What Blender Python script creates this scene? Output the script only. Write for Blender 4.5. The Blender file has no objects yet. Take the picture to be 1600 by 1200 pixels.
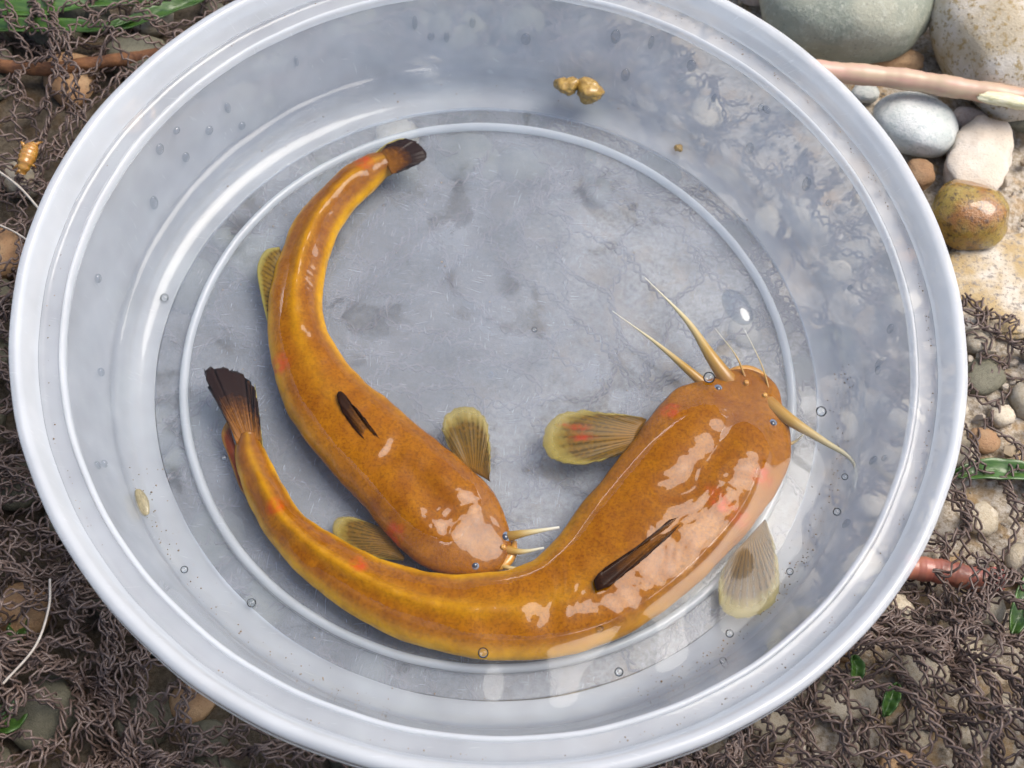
import bpy, bmesh, math, random
import numpy as np
from mathutils import Vector, Matrix, noise as mnoise

random.seed(7)
rng = np.random.default_rng(11)
sc = bpy.context.scene
COL = sc.collection

# ------------------------------------------------------------------ camera
ZR = 0.0345                      # height of the tub rim above the ground (m)
FPX = 2229.0                     # focal length in photograph pixels (1600 wide)
ELEV, ROLL, DIST = math.radians(62.985), math.radians(6.822), 0.23357
TGT = np.array([0.00412, -0.01614, ZR])
CAM = TGT + DIST * np.array([0, -math.cos(ELEV), math.sin(ELEV)])
_fw = (TGT - CAM) / DIST
_r = np.array([1.0, 0, 0]); _u = np.cross(_r, _fw)
_r2 = math.cos(ROLL) * _r + math.sin(ROLL) * _u
_u2 = -math.sin(ROLL) * _r + math.cos(ROLL) * _u
cd = bpy.data.cameras.new('camera'); co = bpy.data.objects.new('camera', cd); COL.objects.link(co)
cd.sensor_width = 36.0; cd.lens = FPX / 1600 * 36.0
cd.clip_start = 0.005; cd.clip_end = 500
co.matrix_world = Matrix(((_r2[0], _u2[0], -_fw[0], CAM[0]), (_r2[1], _u2[1], -_fw[1], CAM[1]),
                          (_r2[2], _u2[2], -_fw[2], CAM[2]), (0, 0, 0, 1)))
cd.dof.use_dof = True; cd.dof.focus_distance = 0.250; cd.dof.aperture_fstop = 34
sc.camera = co

# ------------------------------------------------------------------ light
SUN_EL, SUN_AZ = math.radians(61.5), math.radians(67)      # azimuth from +Y towards +X
world = bpy.data.worlds.new('World'); sc.world = world; world.use_nodes = True
wn = world.node_tree.nodes; wl = world.node_tree.links
sky = wn.new('ShaderNodeTexSky'); sky.sky_type = 'NISHITA'; sky.sun_disc = False
sky.sun_elevation = SUN_EL; sky.sun_rotation = SUN_AZ
sky.dust_density = 4.0; sky.air_density = 1.0
wl.new(sky.outputs[0], wn['Background'].inputs[0]); wn['Background'].inputs[1].default_value = 0.12
sd = bpy.data.lights.new('sun', 'SUN'); sd.energy = 1.5; sd.angle = math.radians(38); sd.color = (1.0, 0.95, 0.88)
so = bpy.data.objects.new('sun', sd); COL.objects.link(so)
sdir = Vector((math.cos(SUN_EL) * math.sin(SUN_AZ), math.cos(SUN_EL) * math.cos(SUN_AZ), math.sin(SUN_EL)))
so.rotation_euler = sdir.to_track_quat('Z', 'Y').to_euler(); so.location = sdir * 2
sc.view_settings.view_transform = 'Standard'; sc.view_settings.look = 'None'
sc.view_settings.exposure = 0.98; sc.view_settings.gamma = 1.0; sc.view_settings.use_curve_mapping = False
sc.render.engine = 'CYCLES'
sc.cycles.max_bounces = 6; sc.cycles.transparent_max_bounces = 16; sc.cycles.diffuse_bounces = 4; sc.cycles.glossy_bounces = 2
sc.cycles.caustics_reflective = False; sc.cycles.caustics_refractive = True
sc.cycles.use_denoising = True; sc.cycles.use_adaptive_sampling = True; sc.cycles.adaptive_threshold = 0.02; sc.cycles.sample_clamp_indirect = 6.0

def at(x, y, z):
    """ground-plan point at height z for a place surveyed in the photograph"""
    D = _fw + (x - 800) / FPX * _r2 - (y - 600) / FPX * _u2
    t = (z - CAM[2]) / D[2]
    return CAM + t * D
MM = 0.001
PXM = 1 / 8.9 * MM               # about one photograph pixel at tub height

# ------------------------------------------------------------------ helpers
def tag(o, label=None, cat=None, group=None, kind=None):
    for k, v in (('label', label), ('category', cat), ('group', group), ('kind', kind)):
        if v: o[k] = v
    return o
def link(name, me, mat=None, parent=None):
    o = bpy.data.objects.new(name, me); COL.objects.link(o)
    if mat and not me.materials: me.materials.append(mat)
    if parent: o.parent = parent
    return o
def empty(name, loc=(0, 0, 0)):
    o = bpy.data.objects.new(name, None); COL.objects.link(o); o.location = loc; o.empty_display_size = .01
    return o
def pmesh(name, v, f, smooth=True):
    me = bpy.data.meshes.new(name); me.from_pydata([tuple(map(float, p)) for p in v], [], f)
    if smooth: me.polygons.foreach_set('use_smooth', [True] * len(me.polygons))
    me.update(); return me
def quads(name, V, F, smooth=True):
    """fast mesh from numpy vertices and quad indices"""
    V = np.asarray(V, np.float32); F = np.asarray(F, np.int32)
    me = bpy.data.meshes.new(name)
    me.vertices.add(len(V)); me.vertices.foreach_set('co', V.ravel())
    me.loops.add(F.size); me.loops.foreach_set('vertex_index', F.ravel())
    me.polygons.add(len(F)); me.polygons.foreach_set('loop_start', np.arange(0, F.size, 4, dtype=np.int32))
    me.polygons.foreach_set('loop_total', np.full(len(F), 4, np.int32))
    me.update(calc_edges=True)
    if smooth: me.polygons.foreach_set('use_smooth', np.ones(len(F), bool))
    me.validate(); return me
def attr(me, name, vals):
    a = me.attributes.new(name, 'FLOAT', 'POINT'); a.data.foreach_set('value', np.asarray(vals, np.float32))
def smooth_noise(seed, scale, n=14):
    g = np.random.default_rng(seed); k = g.normal(size=(n, 2)); k /= np.linalg.norm(k, axis=1)[:, None]
    k *= (2 * np.pi / scale) * g.uniform(.6, 1.6, (n, 1)); ph = g.uniform(0, 6.28, n)
    def fn(x, y):
        s = 0
        for i in range(n): s = s + np.sin(k[i, 0] * x + k[i, 1] * y + ph[i])
        return s / math.sqrt(n / 2) * .7
    return fn
def tube(path, radii, sides=8, close=True):
    P = np.asarray(path, float); n = len(P); R = np.broadcast_to(np.asarray(radii, float), (n,))
    T = np.gradient(P, axis=0); T /= np.linalg.norm(T, axis=1)[:, None] + 1e-12
    up = np.array([0, 0, 1.0]); N = np.cross(T, up); ln = np.linalg.norm(N, axis=1)[:, None]
    N = np.where(ln < 1e-4, np.array([1.0, 0, 0]), N / (ln + 1e-9)); B = np.cross(N, T)
    a = np.arange(sides) / sides * 2 * np.pi
    V = P[:, None, :] + R[:, None, None] * (np.cos(a)[None, :, None] * N[:, None, :] + np.sin(a)[None, :, None] * B[:, None, :])
    i, j = np.meshgrid(np.arange(n - 1), np.arange(sides), indexing='ij'); j2 = (j + 1) % sides
    F = np.stack([i * sides + j, i * sides + j2, (i + 1) * sides + j2, (i + 1) * sides + j], -1).reshape(-1, 4)
    return V.reshape(-1, 3), F
def spline(pts, n):
    """Catmull-Rom through rows of pts, n samples evenly in chord length"""
    P = np.asarray(pts, float); Q = np.vstack([2 * P[0] - P[1], P, 2 * P[-1] - P[-2]])
    d = np.concatenate([[0], np.cumsum(np.linalg.norm(np.diff(P[:, :2], axis=0), axis=1))])
    out = []
    for s in np.linspace(0, d[-1], n):
        i = min(max(np.searchsorted(d, s, 'right') - 1, 0), len(P) - 2); t = (s - d[i]) / (d[i + 1] - d[i])
        p0, p1, p2, p3 = Q[i:i + 4]
        out.append(.5 * (2 * p1 + (p2 - p0) * t + (2 * p0 - 5 * p1 + 4 * p2 - p3) * t * t + (3 * p1 - p0 - 3 * p2 + p3) * t ** 3))
    return np.array(out)

# ------------------------------------------------------------------ material helpers
def newmat(name):
    m = bpy.data.materials.new(name); m.use_nodes = True; m.node_tree.nodes.clear(); return m, NT(m.node_tree)
class NT:
    def __init__(s, t): s.t = t
    def n(s, typ, **kw):
        nd = s.t.nodes.new('ShaderNode' + typ)
        for k, v in kw.items():
            if k.startswith('i_'):
                key = k[2:].replace('_', ' ')
                s.put(nd.inputs[int(key) if key.isdigit() else key], v)
            else: setattr(nd, k, v)
        return nd
    def put(s, sock, v):
        if hasattr(v, 'is_linked') or hasattr(v, 'links'): s.t.links.new(v, sock)
        else: sock.default_value = v if not (isinstance(v, tuple) and len(v) == 3 and sock.type == 'RGBA') else (*v, 1)
    def coord(s, kind='Object', scale=1.0, stretch=None):
        c = s.n('TexCoord').outputs[kind]
        m = s.n('Mapping', i_0=c); m.inputs['Scale'].default_value = stretch or (scale,) * 3
        return m.outputs[0]
    def noise(s, vec, scale, detail=4, rough=.6, dist=0):
        return s.n('TexNoise', i_Vector=vec, i_Scale=scale, i_Detail=detail, i_Roughness=rough, i_Distortion=dist).outputs['Fac']
    def ramp(s, fac, stops, interp='LINEAR'):
        r = s.n('ValToRGB', i_0=fac); cr = r.color_ramp; cr.interpolation = interp
        while len(cr.elements) < len(stops): cr.elements.new(.5)
        for e, (p, c) in zip(cr.elements, stops):
            e.position = p; e.color = (*c, 1) if not isinstance(c, (int, float)) else (c, c, c, 1)
        return r.outputs[0]
    def mix(s, fac, a, b, mode='MIX'):
        m = s.n('Mix', data_type='RGBA', blend_type=mode); s.put(m.inputs[0], fac); s.put(m.inputs[6], a); s.put(m.inputs[7], b)
        return m.outputs[2]
    def math(s, op, a, b=0.0, clamp=False):
        m = s.n('Math', operation=op, use_clamp=clamp); s.put(m.inputs[0], a); s.put(m.inputs[1], b); return m.outputs[0]
    def bump(s, h, strength, dist):
        return s.n('Bump', i_Height=h, i_Strength=strength, i_Distance=dist).outputs[0]
    def shmix(s, fac, a, b):
        m = s.n('MixShader'); s.put(m.inputs[0], fac); s.put(m.inputs[1], a); s.put(m.inputs[2], b); return m.outputs[0]
    def skin(s, ior, k=1.0):
        """Fresnel share of the outer faces of a closed shell"""
        front = s.math('SUBTRACT', 1.0, s.n('NewGeometry').outputs['Backfacing'])
        return s.math('MULTIPLY', s.math('MULTIPLY', s.n('Fresnel', i_IOR=ior).outputs[0], front), k)
    def attr(s, name): return s.n('Attribute', attribute_name=name).outputs['Fac']
    def out(s, sh, disp=None): o = s.n('OutputMaterial'); s.put(o.inputs[0], sh)

def mat_stone(name, c1, c2, c3, scale=400, wet=False, speck=.5):
    m, t = newmat(name); v = t.n('NewGeometry').outputs['Position']
    rnd = t.n('ObjectInfo').outputs['Random']
    off = t.n('VectorMath', operation='ADD'); t.put(off.inputs[0], v)
    cmb = t.n('CombineXYZ', i_0=rnd, i_1=rnd, i_2=rnd); t.put(off.inputs[1], cmb.outputs[0]); v = off.outputs[0]
    big = t.noise(v, scale * .35, 3); fine = t.noise(v, scale * 2.2, 5, .7)
    c = t.mix(t.ramp(big, [(.38, 0), (.62, 1)]), c1, c2)
    c = t.mix(t.math('MULTIPLY', t.ramp(fine, [(.52, 0), (.62, 1)]), speck), c, c3)
    vor = t.n('TexVoronoi', i_Vector=v, i_Scale=scale * 2.5)
    c = t.mix(t.math('MULTIPLY', t.ramp(vor.outputs['Distance'], [(.12, 1), (.22, 0)]), speck * .6), c, tuple(x * .25 for x in c3))
    vary = t.math('ADD', t.math('MULTIPLY', rnd, .5), .72)
    c = t.mix(1.0, c, t.n('CombineColor', i_0=vary, i_1=vary, i_2=vary).outputs[0], 'MULTIPLY')
    b = t.bump(t.math('ADD', fine, t.noise(v, scale * 6, 3)), .5, .0004)
    p = t.n('BsdfPrincipled', i_Base_Color=c, i_Roughness=.12 if wet else .75, i_Normal=b)
    if wet: p.inputs['Coat Weight'].default_value = .8; p.inputs['Coat Roughness'].default_value = .06
    t.out(p.outputs[0]); return m

def mat_simple(name, c1, c2, scale, rough=.5, stretch=None, bump=.3, bd=.0002, coat=0, sss=0):
    m, t = newmat(name); v = t.coord(stretch=stretch) if stretch else t.coord()
    n = t.noise(v, scale, 5)
    c = t.mix(t.ramp(n, [(.35, 0), (.65, 1)]), c1, c2)
    p = t.n('BsdfPrincipled', i_Base_Color=c, i_Roughness=rough, i_Normal=t.bump(n, bump, bd))
    p.inputs['Coat Weight'].default_value = coat; p.inputs['Coat Roughness'].default_value = .08
    if sss: p.inputs['Subsurface Weight'].default_value = sss; p.inputs['Subsurface Scale'].default_value = .002
    t.out(p.outputs[0]); return m

def mat_plastic(name, opacity, col, rough, patches=False, scratch=.3):
    """milky translucent polypropylene: part clear, part scattering, glossy skin"""
    m, t = newmat(name); v = t.coord()
    n1 = t.noise(v, 90, 2)
    op = t.math('ADD', opacity, t.math('MULTIPLY', t.math('SUBTRACT', n1, .5), .22))
    wv = t.n('VectorMath', operation='ADD'); t.put(wv.inputs[0], v); t.put(wv.inputs[1], t.n('VectorMath', operation='SCALE', i_0=t.n('TexNoise', i_Vector=v, i_Scale=45.0, i_Detail=1.0).outputs['Color'], i_Scale=.012).outputs[0])
    st1 = t.n('Mapping', i_0=wv.outputs[0]); st1.inputs['Scale'].default_value = (260, 4500, 300); st1.inputs['Rotation'].default_value = (0, 0, .5)
    s1 = t.noise(st1.outputs[0], 1, 1); sc_ = t.ramp(s1, [(.70, 0), (.78, 1)])
    if patches:      # wet spots where the underside clings to what lies below are clearer
        wet = t.ramp(t.noise(v, 75, 6, .72, .5), [(.56, 0), (.60, 1)])
        op = t.math('SUBTRACT', op, t.math('MULTIPLY', wet, opacity * .42))
        st2 = t.n('Mapping', i_0=wv.outputs[0]); st2.inputs['Scale'].default_value = (4200, 330, 300); st2.inputs['Rotation'].default_value = (0, 0, .9)
        sc_ = t.math('MAXIMUM', sc_, t.ramp(t.noise(st2.outputs[0], 1, 1), [(.70, 0), (.78, 1)]))
    op = t.math('ADD', op, t.math('MULTIPLY', sc_, scratch * .22), True)
    nb = t.bump(t.math('ADD', n1, t.math('MULTIPLY', sc_, .15)), .10, .0006)
    body = t.shmix(.5, t.n('BsdfDiffuse', i_Color=col).outputs[0], t.n('BsdfTranslucent', i_Color=col).outputs[0])
    s = t.shmix(op, t.n('BsdfTransparent', i_Color=(.94, .96, .98)).outputs[0], body)
    fr = t.skin(1.47)
    s = t.shmix(fr, s, t.n('BsdfGlossy', i_Roughness=rough, i_Normal=nb).outputs[0])
    t.out(s); return m

def mat_water(name, tint=(.97, .98, .985), ior=1.34, rough=.04, bend=False, ring=False):
    m, t = newmat(name); thru = t.n('BsdfTransparent', i_Color=tint).outputs[0]
    if bend:        # the curved edge of the water refracts, the flat middle passes straight
        thru = t.shmix(t.attr('bend'), thru, t.n('BsdfRefraction', i_Color=(1, 1, 1), i_Roughness=0.0, i_IOR=1.33).outputs[0])
    s = t.shmix(t.n('Fresnel', i_IOR=ior).outputs[0] if ring else t.skin(ior), thru, t.n('BsdfGlossy', i_Roughness=rough).outputs[0])
    t.out(s); return m

# ------------------------------------------------------------------ ground
def build_ground():
    g = np.concatenate([-np.geomspace(30, .2, 14), np.linspace(-.18, .18, 120), np.geomspace(.2, 30, 14)])
    X, Y = np.meshgrid(g, g, indexing='ij'); n1, n2 = smooth_noise(3, .05), smooth_noise(4, .012)
    Z = (-.0012 + .0010 * n1(X, Y) + .0005 * n2(X, Y)); Z = np.where(np.hypot(X, Y) > .3, -.001, Z); Z = np.minimum(Z, .0015)
    n = len(g); i, j = np.meshgrid(np.arange(n - 1), np.arange(n - 1), indexing='ij')
    F = np.stack([i * n + j, (i + 1) * n + j, (i + 1) * n + j + 1, i * n + j + 1], -1).reshape(-1, 4)
    me = quads('ground', np.stack([X, Y, Z], -1).reshape(-1, 3), F)
    m, t = newmat('sandy_grit'); v = t.coord()
    fine = t.noise(v, 900, 6, .75); mid = t.noise(v, 160, 4); big = t.noise(v, 14, 3)
    c = t.ramp(fine, [(.3, (.10, .075, .05)), (.45, (.34, .28, .20)), (.55, (.5, .44, .36)), (.7, (.66, .62, .55))])
    c = t.mix(t.math('MULTIPLY', t.ramp(mid, [(.5, 0), (.62, 1)]), .55), c, (.42, .25, .08))
    # ground colour gets darker towards the left
    sep = t.n('SeparateXYZ', i_0=t.coord()); gx = t.math('ADD', sep.outputs[0], t.math('MULTIPLY', t.math('SUBTRACT', big, .5), .08))
    c = t.mix(t.ramp(t.math('ADD', t.math('MULTIPLY', gx, 8), .5), [(.45, 0), (.85, 1)]), t.mix(1.0, c, (.20, .18, .15), 'MULTIPLY'), c)
    p = t.n('BsdfPrincipled', i_Base_Color=c, i_Roughness=.8, i_Normal=t.bump(t.math('ADD', fine, mid), .8, .0008))
    t.out(p.outputs[0])
    o = link('ground', me, m); o['kind'] = 'structure'; return o
build_ground()

# ------------------------------------------------------------------ tub
RW, ZW = 0.0681, ZR - .0217          # waterline radius and height
ZF = ZR - .0285                      # inside floor
def lathe(name, prof, closed, mat, parent, seg=200, wob=.00018, seed=1):
    a = np.arange(seg) / seg * 2 * np.pi; g = np.random.default_rng(seed)
    V = []
    ks = [(k, g.normal() * wob / k ** .5, g.uniform(0, 6.28), g.normal() * wob / k ** .5, g.uniform(0, 6.28)) for k in (2, 3, 5, 9, 17, 31)]
    dr = sum(A * np.sin(k * a + p) for k, A, p, _, _ in ks); dz = sum(A * np.sin(k * a + p) for k, _, _, A, p in ks)
    for r, z in prof:
        q = min(1, max(0, (r - .03) / .03)); rr = r + dr * q; V.append(np.stack([rr * np.cos(a), rr * np.sin(a), z + dz * q * .6], -1))
    V = np.concatenate(V); n = len(prof); F = []
    i, j = np.meshgrid(np.arange(n if closed else n - 1), np.arange(seg), indexing='ij'); j2 = (j + 1) % seg; i2 = (i + 1) % n
    F = np.stack([i * seg + j, i * seg + j2, i2 * seg + j2, i2 * seg + j], -1).reshape(-1, 4)
    me = quads(name, V, F); return link(name, me, mat, parent)
def mmp(L): return [(r * MM, ZR + z * MM) for r, z in L]

tub = tag(empty('plastic_tub'), 'round milky clear plastic tub holding water and two orange catfish', 'tub')
P_RIM = mat_plastic('milky_rim', .54, (.92, .94, .95), .20, scratch=.5)
P_RING = mat_plastic('milky_ring', .5, (.84, .87, .89), .08)
P_WALL = mat_plastic('milky_wall', .38, (.88, .92, .96), .08)
P_BASE = mat_plastic('milky_base', .23, (.80, .85, .92), .10, patches=True, scratch=.45)
lathe('rim', mmp([(80.0, -5.5), (80.35, -5.3), (80.4, -.9), (80.1, -.2), (79.4, .05), (78.7, -.1), (78.2, -.7), (77.2, -3.6), (76.7, -4.9), (76.6, -5.1),
                  (77.5, -5.3), (78.4, -3.4), (79.1, -1.3), (79.6, -1.2), (79.7, -5.2)]), True, P_RIM, tub, seed=2, wob=.00024)
lathe('ledge', mmp([(76.58, -5.1), (76.5, -5.3), (76.1, -5.6), (75.6, -5.72), (73.7, -5.72), (73.52, -5.72), (73.52, -6.6), (73.7, -6.6), (76.1, -6.6), (77.4, -5.4)]), True, P_WALL, tub, seed=2, wob=.00024)
lathe('inner_bead', mmp([(73.5, -5.62), (73.2, -5.25), (72.8, -5.35), (72.5, -5.9), (72.42, -6.9), (72.42, -7.0), (73.0, -7.2), (73.5, -6.7)]), True, P_RIM, tub, seed=2, wob=.00024)
lathe('wall', mmp([(72.43, -7.05), (72.40, -7.15), (71.6, -10.0), (69.6, -17.0), (68.2, -21.6), (67.3, -24.6), (66.6, -26.2), (65.4, -27.6), (63.6, -28.3), (61.7, -28.5), (61.6, -28.5),
                   (61.6, -29.5), (61.7, -29.5), (63.8, -29.35), (66.1, -28.4), (67.5, -26.8), (68.2, -24.8), (69.1, -21.6), (70.5, -17.0), (72.5, -10), (73.3, -7.2)]), True, P_WALL, tub, seed=2)
base = lathe('base', mmp([(61.58, -28.5), (61.5, -28.5), (58.6, -28.5), (53.2, -28.5), (40, -28.5), (20, -28.5), (4, -28.5), (1, -28.5), (.45, -28.5), (.4, -28.5),
                   (.4, -29.3), (.45, -29.3), (1, -29.3), (20, -29.3), (40, -29.35), (53.5, -29.4), (59, -29.45), (61.5, -29.48), (61.58, -29.48)]), True, P_BASE, tub, seed=5)
lathe('floor_ring', mmp([(57.3, -28.47), (57.1, -27.6), (56.7, -27.15), (56.3, -27.1), (55.9, -27.3), (55.6, -27.8), (55.5, -28.47)]), True, P_RING, tub, seed=5)
# the gate mark in the middle closes the lathe
bm = bmesh.new(); bmesh.ops.create_cone(bm, cap_ends=True, segments=24, radius1=.00042, radius2=.00042, depth=.0011)
me = bpy.data.meshes.new('gate_mark'); bm.to_mesh(me); bm.free(); gm = link('gate_mark', me, P_BASE, base); gm.location = (0, 0, ZF - .0004)

# ------------------------------------------------------------------ fish
FISH = []
KZ = .87          # overall height factor of the fish above the floor
def fish_body(rows, ridge, n=230, m=44):
    """rows: px, py, width px, height mm, centre height mm above floor"""
    R = []
    for x, y, w, h, zc in rows:
        h, zc = h * KZ, zc * KZ
        c = at(x, y, ZF + zc * MM)
        e1 = at(x + w / 2, y, ZF + zc * MM); e2 = at(x, y + w / 2, ZF + zc * MM)
        s = math.sqrt(np.linalg.norm(e1 - c) * np.linalg.norm(e2 - c))   # half width in metres
        R.append((c[0], c[1], s, h * MM / 2, zc * MM))
    S = spline(R, n); S[:, 2] = np.maximum(S[:, 2], .0005); S[:, 3] = np.maximum(S[:, 3], .0006)
    # rounded snout
    L = np.concatenate([[0], np.cumsum(np.linalg.norm(np.diff(S[:, :2], axis=0), axis=1))])
    T = np.gradient(S[:, :2], axis=0); T /= np.linalg.norm(T, axis=1)[:, None]
    N = np.stack([-T[:, 1], T[:, 0]], -1)
    a = np.arange(m) / m * 2 * np.pi
    ca, sa = np.cos(a), np.sin(a)
    V = np.zeros((n, m, 3)); top = np.zeros((n, m)); along = np.zeros((n, m))
    for k in range(n):
        f = k / (n - 1); ex = 1.0 if f < .6 else 1 - .18 * (f - .6) / .4      # flatter crown on the head
        cx = np.sign(ca) * np.abs(ca) ** (ex); cz = np.sign(sa) * np.abs(sa) ** (ex * .95)
        lat = S[k, 2] * cx; z = ZF + S[k, 4] + S[k, 3] * cz
        rd = ridge(f)                                         # low keel along the back
        z = z + rd * MM * np.exp(-(lat / .0011) ** 2) * (sa > 0)
        # shallow groove between the head muscles
        if f > .72: z = z - .00055 * math.sin(min(1, (f - .72) / .2) * math.pi) * np.exp(-(lat / .0016) ** 2) * (sa > 0)
        V[k, :, 0] = S[k, 0] + N[k, 0] * lat; V[k, :, 1] = S[k, 1] + N[k, 1] * lat; V[k, :, 2] = z
        if f > .74:      # jaw muscles either side of the crown
            bul = math.sin(min(1, (f - .74) / .2) * math.pi) if f < .94 else 0
            V[k, :, 2] += .0006 * bul * np.exp(-((np.abs(lat) - .45 * S[k, 2]) / (.3 * S[k, 2])) ** 2) * (sa > 0)
        top[k] = sa; along[k] = f
    for k in range(2, n - 3):          # slight unevenness of flesh and skin
        fade = min(1, (n - 3 - k) / 14)
        for q in range(m):
            p = Vector(V[k, q]); d = .00028 * mnoise.noise(p * 170) + .00013 * mnoise.noise(p * 420)
            V[k, q, 2] += d * fade * (1 if sa[q] > -.2 else 0); V[k, q, :2] += N[k] * (d * ca[q] * fade)
    return S, L, V, top, along
def ring_mesh(name, V):
    n, m, _ = V.shape
    i, j = np.meshgrid(np.arange(n - 1), np.arange(m), indexing='ij'); j2 = (j + 1) % m
    F = np.stack([i * m + j, i * m + j2, (i + 1) * m + j2, (i + 1) * m + j], -1).reshape(-1, 4).tolist()
    F.append(list(range(m))); F.append([(n - 1) * m + k for k in range(m)][::-1])
    return pmesh(name, V.reshape(-1, 3), F)

def mat_fish():
    m, t = newmat('wet_golden_skin'); v = t.coord()
    fine = t.noise(v, 1900, 3, .7); mid = t.noise(v, 320, 6, .72); big = t.noise(v, 60, 3)
    c = t.mix(t.ramp(big, [(.35, 0), (.65, 1)]), (.195, .057, .0004), (.255, .085, .0005))
    c = t.mix(t.math('MULTIPLY', t.ramp(mid, [(.42, 0), (.72, 1)]), .5), c, (.41, .165, .001))
    c = t.mix(t.math('MULTIPLY', t.ramp(fine, [(.47, 0), (.62, 1)]), .5), c, (.085, .028, .0015))
    c = t.mix(t.math('MULTIPLY', t.attr('keel'), t.ramp(mid, [(.3, .45), (.6, 1)])), c, (.62, .32, .003))
    c = t.mix(t.attr('belly'), c, (.42, .23, .02))
    c = t.mix(t.attr('dusk'), c, (.095, .028, .001))
    c = t.mix(t.math('MULTIPLY', t.attr('red'), t.ramp(t.noise(v, 700, 3), [(.38, .15), (.58, 1)])), c, (.42, .035, .006))
    b = t.bump(t.math('ADD', t.math('MULTIPLY', fine, .4), mid), .22, .0005)
    cb = t.bump(t.noise(v, 85, 2, .5, 1.2), .5, .0014)
    p = t.n('BsdfPrincipled', i_Base_Color=c, i_Roughness=.42, i_Normal=b)
    p.inputs['Specular IOR Level'].default_value = .0
    p.inputs['Coat Weight'].default_value = 1.0; p.inputs['Coat Roughness'].default_value = .02; p.inputs['Coat IOR'].default_value = 1.32
    t.put(p.inputs['Coat Normal'], cb)
    t.out(p.outputs[0]); return m
M_FISH = mat_fish()

def mat_fin(name, root, mid, edge, op_mid, op_edge, e0=.74, e1=.92, rays=46):
    m, t = newmat(name); v = t.attr('out'); u = t.attr('across'); oc = t.coord()
    wob = t.math('ADD', v, t.math('MULTIPLY', t.math('SUBTRACT', t.noise(oc, 900, 3), .5), .22))
    ray = t.n('Math', operation='SINE'); t.put(ray.inputs[0], t.math('MULTIPLY', u, rays * 3.0))
    rayf = t.math('MULTIPLY', t.math('ADD', ray.outputs[0], 1.0), .5)
    c = t.mix(t.ramp(wob, [(.05, 0), (.5, 1)]), root, mid)
    c = t.mix(t.math('MULTIPLY', t.math('POWER', rayf, 2.0), .75), c, tuple(x * .35 for x in mid))
    c = t.mix(t.math('MULTIPLY', t.ramp(t.noise(oc, 1400, 3), [(.5, 0), (.62, 1)]), .4), c, root)
    ef = t.ramp(wob, [(e0, 0), (e1, 1)])
    c = t.mix(ef, c, edge)
    c = t.mix(t.math('MULTIPLY', t.attr('red'), t.ramp(t.noise(oc, 700, 3), [(.35, .1), (.6, .9)])), c, (.46, .045, .008))
    op = t.mix(ef, (op_mid,) * 3, (op_edge,) * 3)
    body = t.shmix(.4, t.n('BsdfDiffuse', i_Color=c).outputs[0], t.n('BsdfTranslucent', i_Color=c).outputs[0])
    s = t.shmix(op, t.n('BsdfTransparent').outputs[0], body)
    s = t.shmix(t.skin(1.33, .4), s, t.n('BsdfGlossy', i_Roughness=.2).outputs[0])
    t.out(s); return m
M_PEC = mat_fin('pectoral_membrane', (.34, .155, .005), (.185, .105, .012), (.50, .38, .07), .93, .5)
M_PEC_VEILED = mat_fin('pectoral_membrane_veiled', (.28, .15, .03), (.19, .125, .055), (.50, .40, .10), .80, .45)  # greyer, clearer copy: veil of sky reflection over this fin put into its colour
M_TAILFIN = mat_fin('tail_membrane', (.40, .15, .012), (.15, .05, .008), (.028, .012, .007), .97, .95, .42, .66, 70)
M_DORSAL = mat_fin('dorsal_membrane', (.30, .115, .006), (.20, .07, .006), (.035, .014, .007), .75, .92, .50, .80, 30)
M_ANAL = mat_fin('anal_membrane', (.42, .25, .01), (.24, .14, .015), (.48, .40, .08), .85, .6)
M_REDFIN = mat_fin('red_anal_membrane', (.34, .06, .01), (.26, .05, .01), (.50, .24, .03), .9, .7)

def fin(name, mat, fish, root, outline, zr, zo, arch=.0, nu=34, nv=14, red=(), thick=.00012, fray=0, sides=True):
    """membrane from a root segment to a curved outline; heights in mm above the tub floor"""
    ol = spline([(x, y) for x, y in outline], nu)
    if fray:
        fr = np.random.default_rng(len(outline) * 7 + nu); w = np.sin(np.linspace(0, np.pi, nu)) ** .5; ol[:, :2] += fr.normal(size=(nu, 2)) * fray * w[:, None]
    zo_ = np.interp(np.linspace(0, 1, nu), np.linspace(0, 1, len(zo)), zo) if hasattr(zo, '__len__') else np.full(nu, zo)
    zr_ = np.interp(np.linspace(0, 1, nu), [0, 1], zr) if hasattr(zr, '__len__') else np.full(nu, zr)
    V = []; at_o = []; at_a = []; rd = []
    for i in range(nu):
        fu = i / (nu - 1)
        rx = root[0][0] * (1 - fu) + root[1][0] * fu; ry = root[0][1] * (1 - fu) + root[1][1] * fu
        for j in range(nv):
            fv = j / (nv - 1)
            x = rx * (1 - fv) + ol[i, 0] * fv; y = ry * (1 - fv) + ol[i, 1] * fv
            z = zr_[i] * (1 - fv) + zo_[i] * fv + arch * math.sin(math.pi * fv) + .10 * math.sin(i * 2.1) * fv + (.12 * math.sin(i * .55 + 1) * fv)
            V.append(at(x, y, ZF + z * KZ * MM))
            side = min(fu, 1 - fu) * 2
            at_o.append(max(fv, (1 - side) ** 5 * fv ** .6 * .95) if sides else fv); at_a.append(fu)
            rd.append(max([0] + [max(0, 1 - math.hypot((x - a) / c, (y - b) / d)) for a, b, c, d in red]))
    F = [[i * nv + j, (i + 1) * nv + j, (i + 1) * nv + j + 1, i * nv + j + 1] for i in range(nu - 1) for j in range(nv - 1)]
    me = pmesh(name, V, F); attr(me, 'out', at_o); attr(me, 'across', at_a); attr(me, 'red', np.minimum(1, np.array(rd) * 1.6))
    o = link(name, me, mat, fish)
    md = o.modifiers.new('thickness', 'SOLIDIFY'); md.thickness = thick; md.offset = 0
    return o

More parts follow.
